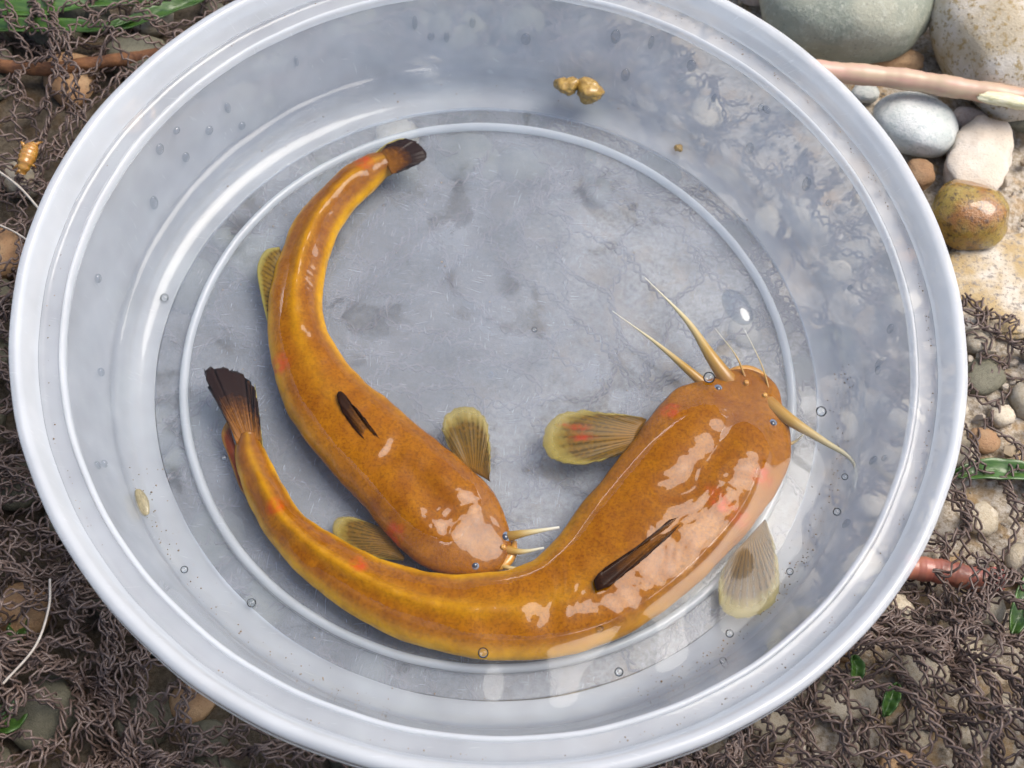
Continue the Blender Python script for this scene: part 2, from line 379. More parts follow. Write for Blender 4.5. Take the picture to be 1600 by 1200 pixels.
def mat_barbel():
    m, t = newmat('barbel_skin'); k = t.attr('out')
    c = t.ramp(k, [(0, (.26, .10, .003)), (.30, (.36, .20, .02)), (.65, (.50, .42, .22)), (1, (.60, .57, .48))])
    p = t.n('BsdfPrincipled', i_Base_Color=c, i_Roughness=.4); p.inputs['Coat Weight'].default_value = .25; p.inputs['Coat Roughness'].default_value = .1
    t.out(p.outputs[0]); return m
M_BARB = mat_barbel()
def barbel(fish, pts, r0, r1=.00010):
    P = spline([tuple(at(x, y, ZF + z * KZ * MM)) for x, y, z in pts], 40)
    f = np.linspace(0, 1, 40); R = r1 + (r0 - r1) * (1 - f) ** 1.7
    V, F = tube(P, R, 8); me = quads('barbel', V, F); attr(me, 'out', np.repeat(f, 8)); return link('barbel', me, M_BARB, fish)

M_EYE = mat_simple('eye_black', (.012, .014, .02), (.03, .035, .05), 800, .08, coat=1)
M_EYERING = mat_simple('eye_ring_blue', (.10, .13, .19), (.2, .22, .26), 1500, .25, coat=.8)
M_LIP = mat_simple('lip_skin', (.52, .27, .03), (.42, .17, .012), 900, .35, coat=.6)

def top_z(S, p):
    """height of the fish's back above plan point p"""
    d = np.linalg.norm(S[:, :2] - p[:2], axis=1); k = d.argmin(); q = min(.98, d[k] / S[k, 2])
    return ZF + S[k, 4] + S[k, 3] * math.sqrt(1 - q * q), k
def eye(fish, S, px, py, r=.00095):
    p = at(px, py, ZF + .006); z, k = top_z(S, p); p = at(px, py, z); z, k = top_z(S, p)
    bm = bmesh.new(); bmesh.ops.create_uvsphere(bm, u_segments=20, v_segments=12, radius=r)
    me = bpy.data.meshes.new('eye'); bm.to_mesh(me); bm.free(); me.polygons.foreach_set('use_smooth', [True] * len(me.polygons))
    c = at(px, py, z); o = link('eye', me, M_EYERING, fish); o.location = (c[0], c[1], z - r * .38); o.scale = (1, 1, .8)
    bm = bmesh.new(); bmesh.ops.create_uvsphere(bm, u_segments=16, v_segments=10, radius=r * .62)
    me = bpy.data.meshes.new('pupil'); bm.to_mesh(me); bm.free(); me.polygons.foreach_set('use_smooth', [True] * len(me.polygons))
    q = link('pupil', me, M_EYE, o); q.location = (0, -r * .15, r * .52)
def nostril(fish, S, px, py):
    p = at(px, py, ZF + .006); z, k = top_z(S, p); c = at(px, py, z)
    V, F = tube([(c[0], c[1], z - .0006), (c[0], c[1] + .0001, z + .00035), (c[0], c[1] + .0001, z + .0005), (c[0], c[1] + .0001, z + .0004), (c[0], c[1], z - .0003)], [.0006, .00045, .0004, .00025, .0002], 12)
    link('nostril', quads('nostril', V, F), M_LIP, fish)

def build_fish(name, label, rows, ridge, reds):
    S, L, V, top, along = fish_body(rows, ridge)
    root = tag(empty(name, (float(S[110, 0]), float(S[110, 1]), ZF)), label, 'catfish')
    inv = Vector((-root.location.x, -root.location.y, -root.location.z))
    me = ring_mesh('body', V)
    n, m = top.shape; Vf = V.reshape(-1, 3)
    keel = np.zeros((n, m)); lat = np.abs(np.cos(np.arange(m) / m * 2 * np.pi))
    keel = np.clip((top > 0) * np.exp(-(lat / .2) ** 2)[None, :] * np.clip((.66 - along) * 4, 0, 1), 0, 1) * .5
    keel = np.maximum(keel, np.clip((lat[None, :] - .72) / .25, 0, 1) * np.clip((.74 - along) * 3, 0, 1) * .95)
    belly = np.clip((-top - .35) * 1.8, 0, .9)
    dusk = np.maximum(np.clip((.055 - along) / .05, 0, 1) * .5, np.clip((top - .55) * 1.6, 0, 1) * .30)
    attr(me, 'keel', keel.ravel()); attr(me, 'belly', belly.ravel()); attr(me, 'dusk', dusk.ravel())
    red = np.zeros(n * m)
    for x, y, rx, z in reds:
        c = at(x, y, ZF + z * MM); d = np.linalg.norm(Vf[:, :2] - c[:2], axis=1); r = rx * PXM
        red = np.maximum(red, np.clip(1.25 - d / r, 0, 1) * (top.ravel() > -.3))
    attr(me, 'red', np.minimum(red, .65))
    o = link('body', me, M_FISH, root)
    FISH.append(S)
    return root, S

R2 = [(388, 684, 34, 6.0, 4.0), (398, 730, 52, 7.2, 4.1), (446, 822, 66, 7.8, 4.3), (535, 894, 90, 8.2, 4.4), (636, 943, 112, 8.4, 4.5), (742, 962, 134, 8.6, 4.6),
      (848, 952, 156, 8.8, 4.7), (932, 910, 188, 9.1, 4.8), (1007, 838, 214, 9.4, 4.9), (1078, 758, 222, 9.2, 4.8), (1122, 697, 216, 8.4, 4.4), (1146, 659, 194, 7.2, 4.0),
      (1161, 634, 150, 6.0, 3.6), (1171, 613, 108, 5.0, 3.4), (1178, 599, 84, 4.2, 3.3), (1183, 588, 54, 3.2, 3.2), (1186, 582, 18, 1.8, 3.1)]
big, SB = build_fish('catfish', 'larger orange catfish curled along the tub edge, long barbels spread from its broad head', R2,
                     lambda f: 1.1 * math.sin(min(1, max(0, (f - .05) / .45)) * math.pi) ** .6 if .05 < f < .5 else 0,
                     [(1192, 745, 17, 7), (1128, 783, 14, 9), (1158, 805, 15, 8), (1048, 640, 15, 7), (430, 790, 14, 8), (560, 880, 13, 8), (1110, 760, 8, 9)])
R1 = [(603, 255, 36, 5.6, 4.0), (574, 270, 50, 6.6, 4.1), (521, 318, 58, 7.2, 4.2), (487, 372, 68, 7.6, 4.3), (466, 440, 74, 7.9, 4.4), (463, 502, 84, 8.2, 4.5), (476, 560, 100, 8.4, 4.6),
      (511, 624, 122, 8.6, 4.7), (569, 686, 142, 8.8, 4.7), (630, 744, 154, 9.0, 4.7), (680, 793, 166, 8.8, 4.6), (719, 826, 160, 8.0, 4.2), (750, 849, 126, 6.4, 3.7), (768, 861, 98, 5.2, 3.4), (780, 868, 72, 4.3, 3.3), (789, 873, 44, 3.2, 3.2), (793, 875, 16, 1.8, 3.1)]
small, SS = build_fish('catfish', 'smaller orange catfish lying inside the curve of the larger fish, its snout against it', R1,
                       lambda f: 1.0 * math.sin(min(1, max(0, (f - .05) / .4)) * math.pi) ** .6 if .05 < f < .45 else 0,
                       [(568, 250, 16, 7), (436, 570, 18, 6), (615, 838, 16, 5)])
def deparent(o_root):
    """children were built in world space: keep them there under the moved Empty"""
    for ch in o_root.children: ch.matrix_parent_inverse = Matrix.Translation(-o_root.location)

# larger fish: fins, barbels, eyes
fin('pectoral_fin', M_PEC, big, ((1010, 655), (990, 705)), [(1002, 652), (960, 646), (902, 642), (864, 654), (849, 688), (862, 716), (908, 726), (955, 714), (988, 700)], 4.2, [4.4, 5.4, 5.8, 5.6, 5.2, 5.0, 4.2],
    arch=.5, fray=1.1, nu=60, red=[(905, 668, 22, 7), (912, 684, 24, 7), (885, 664, 10, 5)])
fin('pectoral_fin', M_PEC_VEILED, big, ((1195, 812), (1150, 860)), [(1196, 812), (1212, 862), (1217, 915), (1202, 950), (1162, 966), (1130, 954), (1122, 915), (1134, 880), (1152, 858)], 4.0, [3.8, 4.2, 4.6, 4.6, 4.2, 3.8, 3.6], arch=.4, fray=1.1, nu=60)
fin('tail_fin', M_TAILFIN, big, ((370, 694), (408, 688)), [(348, 640), (319, 584), (345, 577), (372, 580), (396, 606), (406, 655)], (6.2, 6.0), [6.4, 7.6, 7.2, 6.6, 6.2, 6.0], arch=.6, fray=2.2, nu=60)
fin('tail_fin_margin', M_ANAL, big, ((404, 700), (412, 720)), [(398, 600), (404, 640), (410, 690), (414, 722)], (5.2, 5.6), 5.6, nu=14, nv=6)
fin('dorsal_fin', M_DORSAL, big, ((1086, 792), (1074, 804)), [(1046, 838), (1000, 878), (941, 922), (929, 914), (935, 896), (988, 860), (1046, 812)], (8.7, 8.8), [9.5, 9.9, 10.1, 10.2, 10.3, 10.2, 9.7], arch=.25, fray=1.0, sides=False)
fin('anal_fin', M_REDFIN, big, ((368, 700), (386, 770)), [(356, 655), (346, 680), (358, 715), (374, 760), (384, 775)], (4.0, 3.6), [4.4, 4.2, 3.6, 3.2, 3.4], arch=.3, nu=22, nv=8)
barbel(big, [(1146, 606, 2.6), (1134, 590, 4.6), (1110, 556, 6.2), (1072, 500, 7.2), (1008, 434, 7.8)], .0019, .00010)
barbel(big, [(1114, 614, 2.4), (1102, 602, 3.4), (1075, 578, 4.4), (1025, 536, 5.0), (957, 486, 5.4)], .0013, .00008)
barbel(big, [(1186, 622, 2.6), (1204, 634, 4.6), (1240, 660, 6.2), (1288, 690, 7.0), (1326, 714, 7.4), (1338, 738, 7.2), (1334, 768, 7.0)], .0019, .00020)
barbel(big, [(1165, 592, 5.0), (1150, 556, 6.8), (1118, 514, 7.3)], .00028, .00005)
barbel(big, [(1204, 618, 4.6), (1190, 570, 6.6), (1164, 516, 7.4)], .00026, .00005)
barbel(big, [(1215, 700, 3.4), (1242, 690, 3.6), (1262, 672, 4.0)], .00060, .00012)
eye(big, SB, 1122, 607); eye(big, SB, 1207, 661)
nostril(big, SB, 1166, 599); nostril(big, SB, 1195, 619)
# smaller fish
fin('pectoral_fin', M_PEC, small, ((722, 728), (766, 752)), [(706, 706), (694, 684), (692, 658), (708, 640), (738, 637), (758, 654), (765, 690), (766, 725), (764, 750)], 3.8, [4.2, 5.0, 5.6, 5.8, 5.4, 4.8, 4.0], arch=.5, fray=1.1, nu=60)
fin('pectoral_fin', M_PEC, small, ((604, 828), (632, 872)), [(585, 820), (550, 808), (524, 812), (522, 838), (548, 860), (590, 872), (630, 876)], 2.6, [2.6, 3.0, 3.0, 2.8, 2.4, 2.2], arch=.3)
fin('tail_fin', M_TAILFIN, small, ((594, 240), (612, 272)), [(604, 226), (634, 217), (655, 226), (667, 244), (650, 258), (622, 270)], (6.0, 6.2), [6.4, 7.2, 7.4, 7.2, 6.6, 6.2], arch=.5, fray=.6, nu=50)
fin('tail_fin_margin', M_ANAL, small, ((580, 250), (598, 238)), [(578, 246), (605, 224), (630, 216), (644, 222)], (5.4, 5.6), 6.2, nu=14, nv=6)
fin('dorsal_fin', M_DORSAL, small, ((600, 716), (606, 708)), [(566, 684), (540, 652), (526, 620), (532, 611), (545, 624), (568, 652), (592, 684)], (8.0, 8.0), [9.0, 9.4, 9.7, 9.9, 9.9, 9.7, 9.2], arch=.3, fray=.8, sides=False)
fin('anal_fin', M_ANAL, small, ((442, 400), (428, 540)), [(436, 386), (414, 392), (402, 420), (408, 462), (418, 505), (426, 545)], (4.2, 4.0), [4.8, 5.0, 5.0, 4.6, 4.4, 4.0], arch=.3)
barbel(small, [(782, 842, 2.6), (796, 838, 4.6), (815, 834, 6.2), (845, 829, 7.0), (874, 824, 7.4)], .00120, .00025)
barbel(small, [(788, 858, 4.0), (815, 862, 5.0), (850, 856, 6.0)], .00100, .00020)
barbel(small, [(770, 878, 3.4), (800, 888, 4.0), (830, 884, 4.6)], .00080, .00020)
eye(small, SS, 789, 838, .00105); eye(small, SS, 742, 882, .0009)
nostril(small, SS, 786, 856)
def mouth(fish, pts, r):
    P = spline([tuple(at(x, y, ZF + z * KZ * MM)) for x, y, z in pts], 30); R = r * np.sin(np.linspace(.35, math.pi - .35, 30)) ** .7
    V, F = tube(P, R, 10); link('lip', quads('lip', V, F), M_LIP, fish)
mouth(big, [(1124, 597, 3.4), (1146, 581, 3.5), (1174, 580, 3.6), (1200, 600, 3.5), (1216, 634, 3.4)], .0010)
mouth(small, [(764, 888, 3.2), (786, 883, 3.4), (800, 866, 3.4), (804, 846, 3.2)], .0009)
deparent(big); deparent(small)

# ------------------------------------------------------------------ water
def build_water():
    # polar grid so that the edge follows the wall exactly
    nr, na = 300, 1000
    rr = RW * (np.linspace(0, 1, nr) ** .9); rr[0] = .00004; aa = np.arange(na) / na * 2 * np.pi
    Rg, A = np.meshgrid(rr, aa, indexing='ij'); X = Rg * np.cos(A); Y = Rg * np.sin(A)
    n1, n2 = smooth_noise(21, .05), smooth_noise(22, .016)
    Z = np.full_like(X, ZW) + .00026 * n1(X, Y) + .00011 * n2(X, Y)
    wall_m = .0011 * np.exp(-(RW - Rg) / .0008); Z += wall_m
    touch = np.full_like(X, 9.0); men = np.zeros_like(X)
    P = np.stack([X.ravel(), Y.ravel()], -1)
    for S in FISH:
        best = np.full(len(P), 9.0); kk = np.zeros(len(P), int)
        for k in range(len(S)):
            d = (P[:, 0] - S[k, 0]) ** 2 + (P[:, 1] - S[k, 1]) ** 2
            b = d < best; best[b] = d[b]; kk[b] = k
        T = np.gradient(S[:, :2], axis=0); ds = np.linalg.norm(T, axis=1); T /= ds[:, None]
        t = np.sum((P - S[kk, :2]) * T[kk], axis=1); tc = np.clip(t, -ds[kk], ds[kk])
        best = np.sqrt(np.maximum(0, best - tc ** 2)); idx = np.clip(kk + tc / ds[kk], 0, len(S) - 1)
        hw, h, zc = (np.interp(idx, np.arange(len(S)), S[:, c]) for c in (2, 3, 4)); zc = zc + ZF
        q = np.clip((ZW - zc) / h, -1, 1); w = hw * np.sqrt(np.maximum(0, 1 - q * q))
        amp = np.clip((zc + h - ZW) * .65, 0, .0012)
        d = best - w
        dd = np.maximum(d, 0); mm_ = amp * (.55 * np.exp(-dd / .0020) + .45 * np.exp(-dd / .00055)) * np.exp(-(np.minimum(d, 0) / .0010) ** 2)
        men = np.maximum(men, mm_.reshape(X.shape)); touch = np.minimum(touch, d.reshape(X.shape))
    Z = Z + men
    i, j = np.meshgrid(np.arange(nr - 1), np.arange(na), indexing='ij'); j2 = (j + 1) % na
    F = np.stack([i * na + j, (i + 1) * na + j, (i + 1) * na + j2, i * na + j2], -1).reshape(-1, 4)
    me = quads('water', np.stack([X, Y, Z], -1).reshape(-1, 3), F)
    attr(me, 'bend', np.clip((np.maximum(men, wall_m) - .00015) / .0004, 0, 1).ravel() * .7 * np.clip((touch.ravel() - .0003) / .0004, 0, 1))
    o = link('water', me, mat_water('clear_water', bend=True)); o['kind'] = 'structure'; return o
build_water()

# ------------------------------------------------------------------ stones
def stone_mesh(name, seed, sub=4, rough=.10, flat=0.0, pw=2.3):
    bm = bmesh.new(); bmesh.ops.create_icosphere(bm, subdivisions=sub, radius=1.0)
    off = Vector((seed * 3.7, seed * 1.3, -seed * 2.1))
    for v in bm.verts:
        p = v.co.normalized(); s = (abs(p.x) ** pw + abs(p.y) ** pw + abs(p.z) ** pw) ** (-1 / pw)
        k = 1 + rough * 1.6 * mnoise.noise(p * .9 + off) + rough * .7 * mnoise.noise(p * 2.2 + off) + rough * .22 * mnoise.noise(p * 6 + off)
        v.co = p * s * k
    me = bpy.data.meshes.new(name); bm.to_mesh(me); bm.free()
    me.polygons.foreach_set('use_smooth', [True] * len(me.polygons)); return me
S_GREEN = mat_stone('green_stone', (.30, .33, .26), (.42, .42, .32), (.56, .56, .46), 260)
S_BEIGE = mat_stone('granite_beige', (.42, .35, .24), (.58, .53, .45), (.30, .21, .08), 300, speck=.9)
S_WHITE = mat_stone('grey_white_stone', (.44, .47, .44), (.58, .59, .56), (.30, .36, .35), 420)
S_CREAM = mat_stone('cream_stone', (.58, .50, .40), (.66, .59, .50), (.50, .40, .30), 420, speck=.4)
S_PINK = mat_stone('pinkish_stone', (.42, .34, .29), (.52, .45, .40), (.30, .22, .18), 500)
S_WET = mat_stone('wet_brown_stone', (.24, .095, .012), (.28, .19, .025), (.05, .025, .008), 420, wet=True, speck=.8)
S_ORANGE = mat_stone('orange_stone', (.34, .19, .09), (.40, .26, .14), (.22, .12, .06), 500)
S_SLAB = mat_stone('speckled_slab', (.40, .29, .14), (.56, .51, .43), (.22, .19, .16), 420, speck=.9)
S_OLIVE = mat_stone('olive_pebble', (.10, .095, .062), (.15, .14, .095), (.06, .055, .04), 700)
S_TAN = mat_stone('tan_pebble', (.40, .34, .24), (.50, .44, .34), (.24, .17, .09), 700)
def stone(name, px, py, wpx, hpx, mat, label, seed, ang=0, cz=.7, zc=None, rough=.1, pw=2.3, sub=4, group=None):
    a = wpx / 2 / 8.35 * MM; b = hpx / 2 / 8.35 * MM / .94; c = b * cz if b < a else a * cz
    z = c * .8 if zc is None else zc
    me = stone_mesh(name, seed, sub, rough, pw=pw); o = link(name, me, mat)
    p = at(px, py, z); o.location = p; o.scale = (a, b, c); o.rotation_euler = (0, 0, math.radians(ang) - ROLL * 0 + math.radians(6.8))
    return tag(o, label, 'stone', group)
stone('stone', 1322, 0, 330, 230, S_GREEN, 'big smooth grey green stone behind the tub above the pink stem', 3, ang=-4, cz=.75, rough=.07)
stone('stone', 1588, 58, 290, 290, S_BEIGE, 'big rough beige speckled stone touching the green stone', 8, ang=20, cz=.7, rough=.08)
stone('stone', 1432, 196, 150, 106, S_WHITE, 'smooth grey white oval stone just below the pink stem', 5, ang=-18, cz=.75, rough=.06)
stone('stone', 1516, 190, 66, 48, S_PINK, 'small pinkish grey stone between the white oval stone and the stem', 12, ang=-20, cz=.8)
stone('stone', 1528, 248, 112, 140, S_CREAM, 'pale cream wedge shaped stone leaning beside the wet brown stone', 15, ang=-28, cz=.6, rough=.22, pw=3.2)
stone('stone', 1515, 334, 132, 112, S_WET, 'wet glossy amber brown stone at the edge of the tub rim', 21, ang=-12, cz=.85, rough=.09)
stone('stone', 1436, 272, 52, 54, S_ORANGE, 'small dull orange pebble between the tub rim and the white oval stone', 24, cz=.8)
stone('stone', 1352, 146, 50, 34, S_WHITE, 'small grey pebble wedged between tub rim and pink stem', 27, cz=.8)
stone('stone', 1592, 178, 130, 64, S_OLIVE, 'flat dark olive stone lying under the torn end of the pink stem', 31, ang=-22, cz=.5, zc=.003)
stone('stone', 1392, 92, 120, 44, S_ORANGE, 'low reddish brown stone in the gap below the green stone', 33, ang=-5, cz=.7, zc=.002)
stone('stone', 1590, 450, 300, 190, S_SLAB, 'low pale speckled granite slab beside the edge of the net', 37, ang=15, cz=.16, zc=.0002, rough=.16)
stone('stone', 1190, -30, 110, 90, S_PINK, 'brown grey stone tucked behind the tub beside the green stone', 39, cz=.7)

# small pebbles under and round the net
peb = [stone_mesh('pebble', 100 + k, 2, .16, pw=2.2 + .2 * (k % 3)) for k in range(8)]
PEB_KIND = [(S_OLIVE, 'small dark olive grey pebble lying under the brown net', 'dark pebbles under the net'),
            (S_TAN, 'small pale tan pebble lying under the brown net', 'pale pebbles under the net'),
            (S_ORANGE, 'small orange brown pebble lying under the brown net', 'orange pebbles under the net')]
peb_me = {}
for ki, (mt, _, _) in enumerate(PEB_KIND):
    for k, me in enumerate(peb):
        c = me.copy(); c.materials.clear(); c.materials.append(mt); peb_me[ki, k] = c
def bare(x, y): return x > .02 and y > .030 + max(0, .0904 - x) * .95 - max(0, x - .0904) * .5   # stones without net, far right
placed = []
tries = 0
while len(placed) < 270 and tries < 6000:
    tries += 1
    x = random.uniform(-.135, .125); y = random.uniform(-.105, .125)
    r = random.uniform(.0022, .0052) * (1.25 if x < 0 else 1)
    rad = math.hypot(x, y)
    if rad < .05 or bare(x, y): continue
    if any((x - a) ** 2 + (y - b) ** 2 < ((r + c) * .86) ** 2 for a, b, c in placed): continue
    placed.append((x, y, r))
for x, y, r in placed:
    pr = random.random()
    ki = (1 if pr < .72 else 2 if pr < .86 else 0) if x > .03 else (0 if pr < .86 else 1 if pr < .96 else 2)
    mt, lb, gp = PEB_KIND[ki]
    o = link('pebble', peb_me[ki, random.randrange(8)])
    cz = r * random.uniform(.5, .75)
    o.scale = (r * random.uniform(.9, 1.3), r, cz)
    ztop = .0035 if math.hypot(x, y) < .075 else 9
    o.location = (x, y, min(cz * .35, ztop - cz * 1.15)); o.rotation_euler = (random.uniform(-.2, .2), random.uniform(-.2, .2), random.uniform(0, 6.28))
    tag(o, lb, 'pebble', gp)

# ------------------------------------------------------------------ net
def mat_net():
    m, t = newmat('brown_monofilament'); v = t.coord()
    n = t.noise(v, 120, 3); f = t.noise(v, 2500, 2)
    c = t.mix(t.ramp(n, [(.3, 0), (.7, 1)]), (.055, .032, .023), (.12, .08, .062))
    c = t.mix(t.math('MULTIPLY', f, .4), c, (.17, .13, .115))
    p = t.n('BsdfPrincipled', i_Base_Color=c, i_Roughness=.42); p.inputs['Specular IOR Level'].default_value = .5
    t.out(p.outputs[0]); return m
M_NET = mat_net()
net = tag(empty('fishing_net', (-.09, 0, 0)), 'crumpled brown knitted fishing net spread under and around the tub', 'net')
def net_layer(name, seed, angle, cell, wave, z0, zamp, keep, lift=None, stitch=.0050, lw=.00076, yr=.00024, warp=(.006, .0011), pps=18):
    ca, sa = math.cos(angle), math.sin(angle)
    wx1, wy1 = smooth_noise(seed, .055), smooth_noise(seed + 1, .055)
    wx2, wy2 = smooth_noise(seed + 2, .011), smooth_noise(seed + 3, .011)
    zf1, zf2 = smooth_noise(seed + 4, .035), smooth_noise(seed + 5, .010)
    VV, FF, base_i = [], [], 0
    g = np.random.default_rng(seed); sides = 4
    n_ch = int(.36 / cell); half = .18
    for i in range(n_ch):
        t = np.arange(-half, half, stitch / pps); u0 = -half + i * cell
        ph = t / wave + (.5 if i % 2 else 0); tri = np.sin(2 * np.pi * ph); tri = np.sign(tri) * np.abs(tri) ** .8
        u = u0 + tri * cell * .47
        x = ca * u - sa * t; y = sa * u + ca * t
        X = x + warp[0] * wx1(x, y) + warp[1] * wx2(x, y); Y = y + warp[0] * wy1(x, y) + warp[1] * wy2(x, y)
        rad = np.hypot(X, Y)
        Z = z0 + zamp * (.5 + .5 * zf1(X, Y)) + zamp * .35 * zf2(X, Y)
        if lift is not None: Z = Z + lift(X, Y)
        Z = np.maximum(Z, .0008)
        lim = np.where(rad < .0700, .0036 - .0012, .0036 - .0012 + (rad - .0700) * 1.15)
        Z = np.where(rad < .083, np.minimum(Z, lim), Z)
        Cc = np.stack([X, Y, Z], -1)
        T = np.gradient(Cc, axis=0); sp = np.linalg.norm(T, axis=1); T /= sp[:, None] + 1e-12
        N = np.stack([-T[:, 1], T[:, 0], 0 * T[:, 0]], -1); N /= np.linalg.norm(N, axis=1)[:, None] + 1e-9
        B = np.cross(T, N)
        k = np.concatenate([[0], np.cumsum(sp[1:])]) / stitch
        ok = keep(X, Y)
        jit = 1 + .35 * np.sin(k * 1.7 + i) * np.sin(k * .61 + 2 * i)
        roll = .9 * np.sin(k * .23 + i * 1.3)
        cr, sr = np.cos(roll)[:, None], np.sin(roll)[:, None]
        N2 = N * cr + B * sr; B2 = -N * sr + B * cr
        for yph in (0.0, .5):
            a = 2 * np.pi * (k + yph)
            Q = Cc + (lw * jit * np.sin(a))[:, None] * N2 + (stitch * .06 * np.sin(2 * a + .6))[:, None] * T + (lw * .5 * np.cos(a))[:, None] * B2
            Q[:, 2] = np.maximum(Q[:, 2], .0003)
            TT = np.gradient(Q, axis=0); TT /= np.linalg.norm(TT, axis=1)[:, None] + 1e-12
            n2 = np.cross(TT, [0.0, 0, 1]); n2 /= np.linalg.norm(n2, axis=1)[:, None] + 1e-6; b2 = np.cross(n2, TT)
            an = np.arange(sides) / sides * 2 * np.pi + .4
            W = Q[:, None, :] + yr * (np.cos(an)[None, :, None] * n2[:, None, :] + np.sin(an)[None, :, None] * b2[:, None, :])
            m_ = len(Q); seg = np.where(ok[:-1] & ok[1:])[0]
            if not len(seg): continue
            used = np.zeros(m_, bool); used[seg] = True; used[seg + 1] = True
            idx = np.cumsum(used) - 1
            VV.append(W[used].reshape(-1, 3)); s0, s1 = idx[seg], idx[seg + 1]
            for j in range(sides):
                j2 = (j + 1) % sides
                FF.append(np.stack([s0 * sides + j, s0 * sides + j2, s1 * sides + j2, s1 * sides + j], -1) + base_i)
            base_i += used.sum() * sides
    V = np.concatenate(VV); V[:, 0] += .09
    me = quads(name, V, np.concatenate(FF)); o = link(name, me, M_NET, net); return o
XL, XH, YL, YH = -.135, .125, -.100, .125
edge_n = smooth_noise(77, .02)
def inview(X, Y): return (X > XL) & (X < XH) & (Y > YL) & (Y < YH)
def not_bare(X, Y): return ~((X > .015) & (Y > .0325 + np.maximum(0, .0904 - X) * .95 - np.maximum(0, X - .0904) * .5 + .0012 * edge_n(X, Y)))
near = lambda X, Y: np.hypot(X, Y)
net_layer('open_mesh', 31, math.radians(4), .0052, .0135, .0016, .0022, lambda X, Y: inview(X, Y) & not_bare(X, Y))
net_layer('upper_mesh', 57, math.radians(-14), .0044, .0115, .0045, .0035,
          lambda X, Y: inview(X, Y) & not_bare(X, Y) & (near(X, Y) > .071) & (X < .09 + .0 * X), lift=lambda X, Y: np.where(X > 0, -.002, .0) + .004 * np.clip((-.02 - X) / .02, 0, 1) * np.clip((Y - .03) / .02, 0, 1))
fold_n = smooth_noise(91, .04)
net_layer('crumpled_fold', 83, math.radians(62), .0031, .0092, .0070, .0050,
          lambda X, Y: inview(X, Y) & (near(X, Y) > .073) & (((X < -.035) & (Y < .012 + .012 * fold_n(X, Y))) | ((Y < -.030 + .006 * fold_n(X, Y)) & (X > -.05))),
          lift=lambda X, Y: .010 * np.clip((X - .045) / .03, 0, 1) * np.clip((-.035 - Y) / .02, 0, 1), warp=(.008, .0016))
net_layer('bunched_fold', 119, math.radians(25), .0030, .0086, .0100, .0050,
          lambda X, Y: inview(X, Y) & (near(X, Y) > .075) & (X < -.062) & (Y < -.005 + .010 * fold_n(X, Y)), warp=(.008, .0018))
net_layer('raised_fold', 131, math.radians(25), .0030, .0086, .0100, .0050,
          lambda X, Y: inview(X, Y) & (near(X, Y) > .075) & (Y < -.046 + .005 * fold_n(X, Y)) & (X > .02),
          lift=lambda X, Y: .016 * np.clip((X - .05) / .03, 0, 1) * np.clip((-.040 - Y) / .02, 0, 1), warp=(.008, .0018))
ln = smooth_noise(140, .03)
net_layer('rolled_edge', 151, math.radians(-52), .0022, .0100, .0030, .0025,
          lambda X, Y: inview(X, Y) & (near(X, Y) > .073) & not_bare(X, Y) & ~not_bare(X, Y + .007) & (X > .05), warp=(.004, .0015))

# ------------------------------------------------------------------ plants, stems, small finds
M_LEAF = mat_simple('green_leaf', (.025, .075, .010), (.06, .13, .02), 300, .4, stretch=(1, 6, 1), coat=.2)
M_STEM = mat_simple('pink_stem_skin', (.50, .29, .22), (.46, .34, .22), 120, .45, stretch=(1, 5, 5), coat=.2)
M_TORN = mat_simple('torn_pith', (.74, .70, .52), (.60, .56, .30), 3, .7, bump=.8, bd=.0005)
M_REDSTEM = mat_simple('red_stem_skin', (.30, .09, .06), (.36, .14, .08), 200, .4, coat=.3)
M_REDTIP = mat_simple('red_stem_tip_skin', (.48, .10, .10), (.50, .16, .12), 300, .4, coat=.3)
M_TWIG = mat_simple('twig_bark', (.09, .035, .015), (.20, .085, .03), 420, .8, bump=1.0, bd=.0006)
M_FIBRE = mat_simple('dry_fibre', (.34, .29, .24), (.46, .42, .36), 500, .6)
M_AMPH = mat_simple('amber_shell', (.30, .13, .02), (.40, .21, .035), 900, .3, coat=.6, sss=.2)
M_GRIT = mat_simple('golden_grit', (.27, .15, .025), (.46, .29, .07), 3, .4, bump=.5, bd=.0003, coat=.6)

def stem(name, pts, r, mat, label, cat, sides=14, n=50):
    P = spline([tuple(at(x, y, z)) for x, y, z in pts], n); k = np.arange(n)
    R = r * (1 + .05 * np.sin(k * .7) + .03 * np.sin(k * 2.3)); R[0] *= .6; R[-1] *= .6
    V, F = tube(P, R, sides); F = F.tolist() + [list(range(sides)), [(n - 1) * sides + j for j in range(sides)][::-1]]
    root = tag(empty(name, tuple(P[n // 2])), label, cat); o = link('stalk', pmesh(name, V, F), mat, root)
    o.matrix_parent_inverse = Matrix.Translation(-root.location); return root, P
rt, P = stem('plant_stem', [(1255, 108, .012), (1400, 122, .012), (1500, 138, .0125), (1640, 160, .013)], .0022, M_STEM, 'fleshy pale pink plant stem lying across the stones', 'stem')
me = stone_mesh('torn_patch', 55, 3, .3); tp = link('torn_patch', me, M_TORN, rt)
tp.location = Vector(at(1570, 157, .0140)) - rt.location; tp.scale = (.0060, .0013, .0012); tp.rotation_euler = (0, 0, math.radians(-4))
rt, P = stem('plant_stem', [(1410, 885, .0050), (1470, 893, .0052), (1525, 905, .0052), (1552, 908, .0052)], .0022, M_REDSTEM, 'short dark red plant stem lying under the net', 'stem')
me = stone_mesh('stem_tip', 56, 3, .12); tp = link('stem_tip', me, M_REDTIP, rt); tp.location = Vector(at(1553, 907, .0052)) - rt.location; tp.scale = (.0020, .0024, .0023)
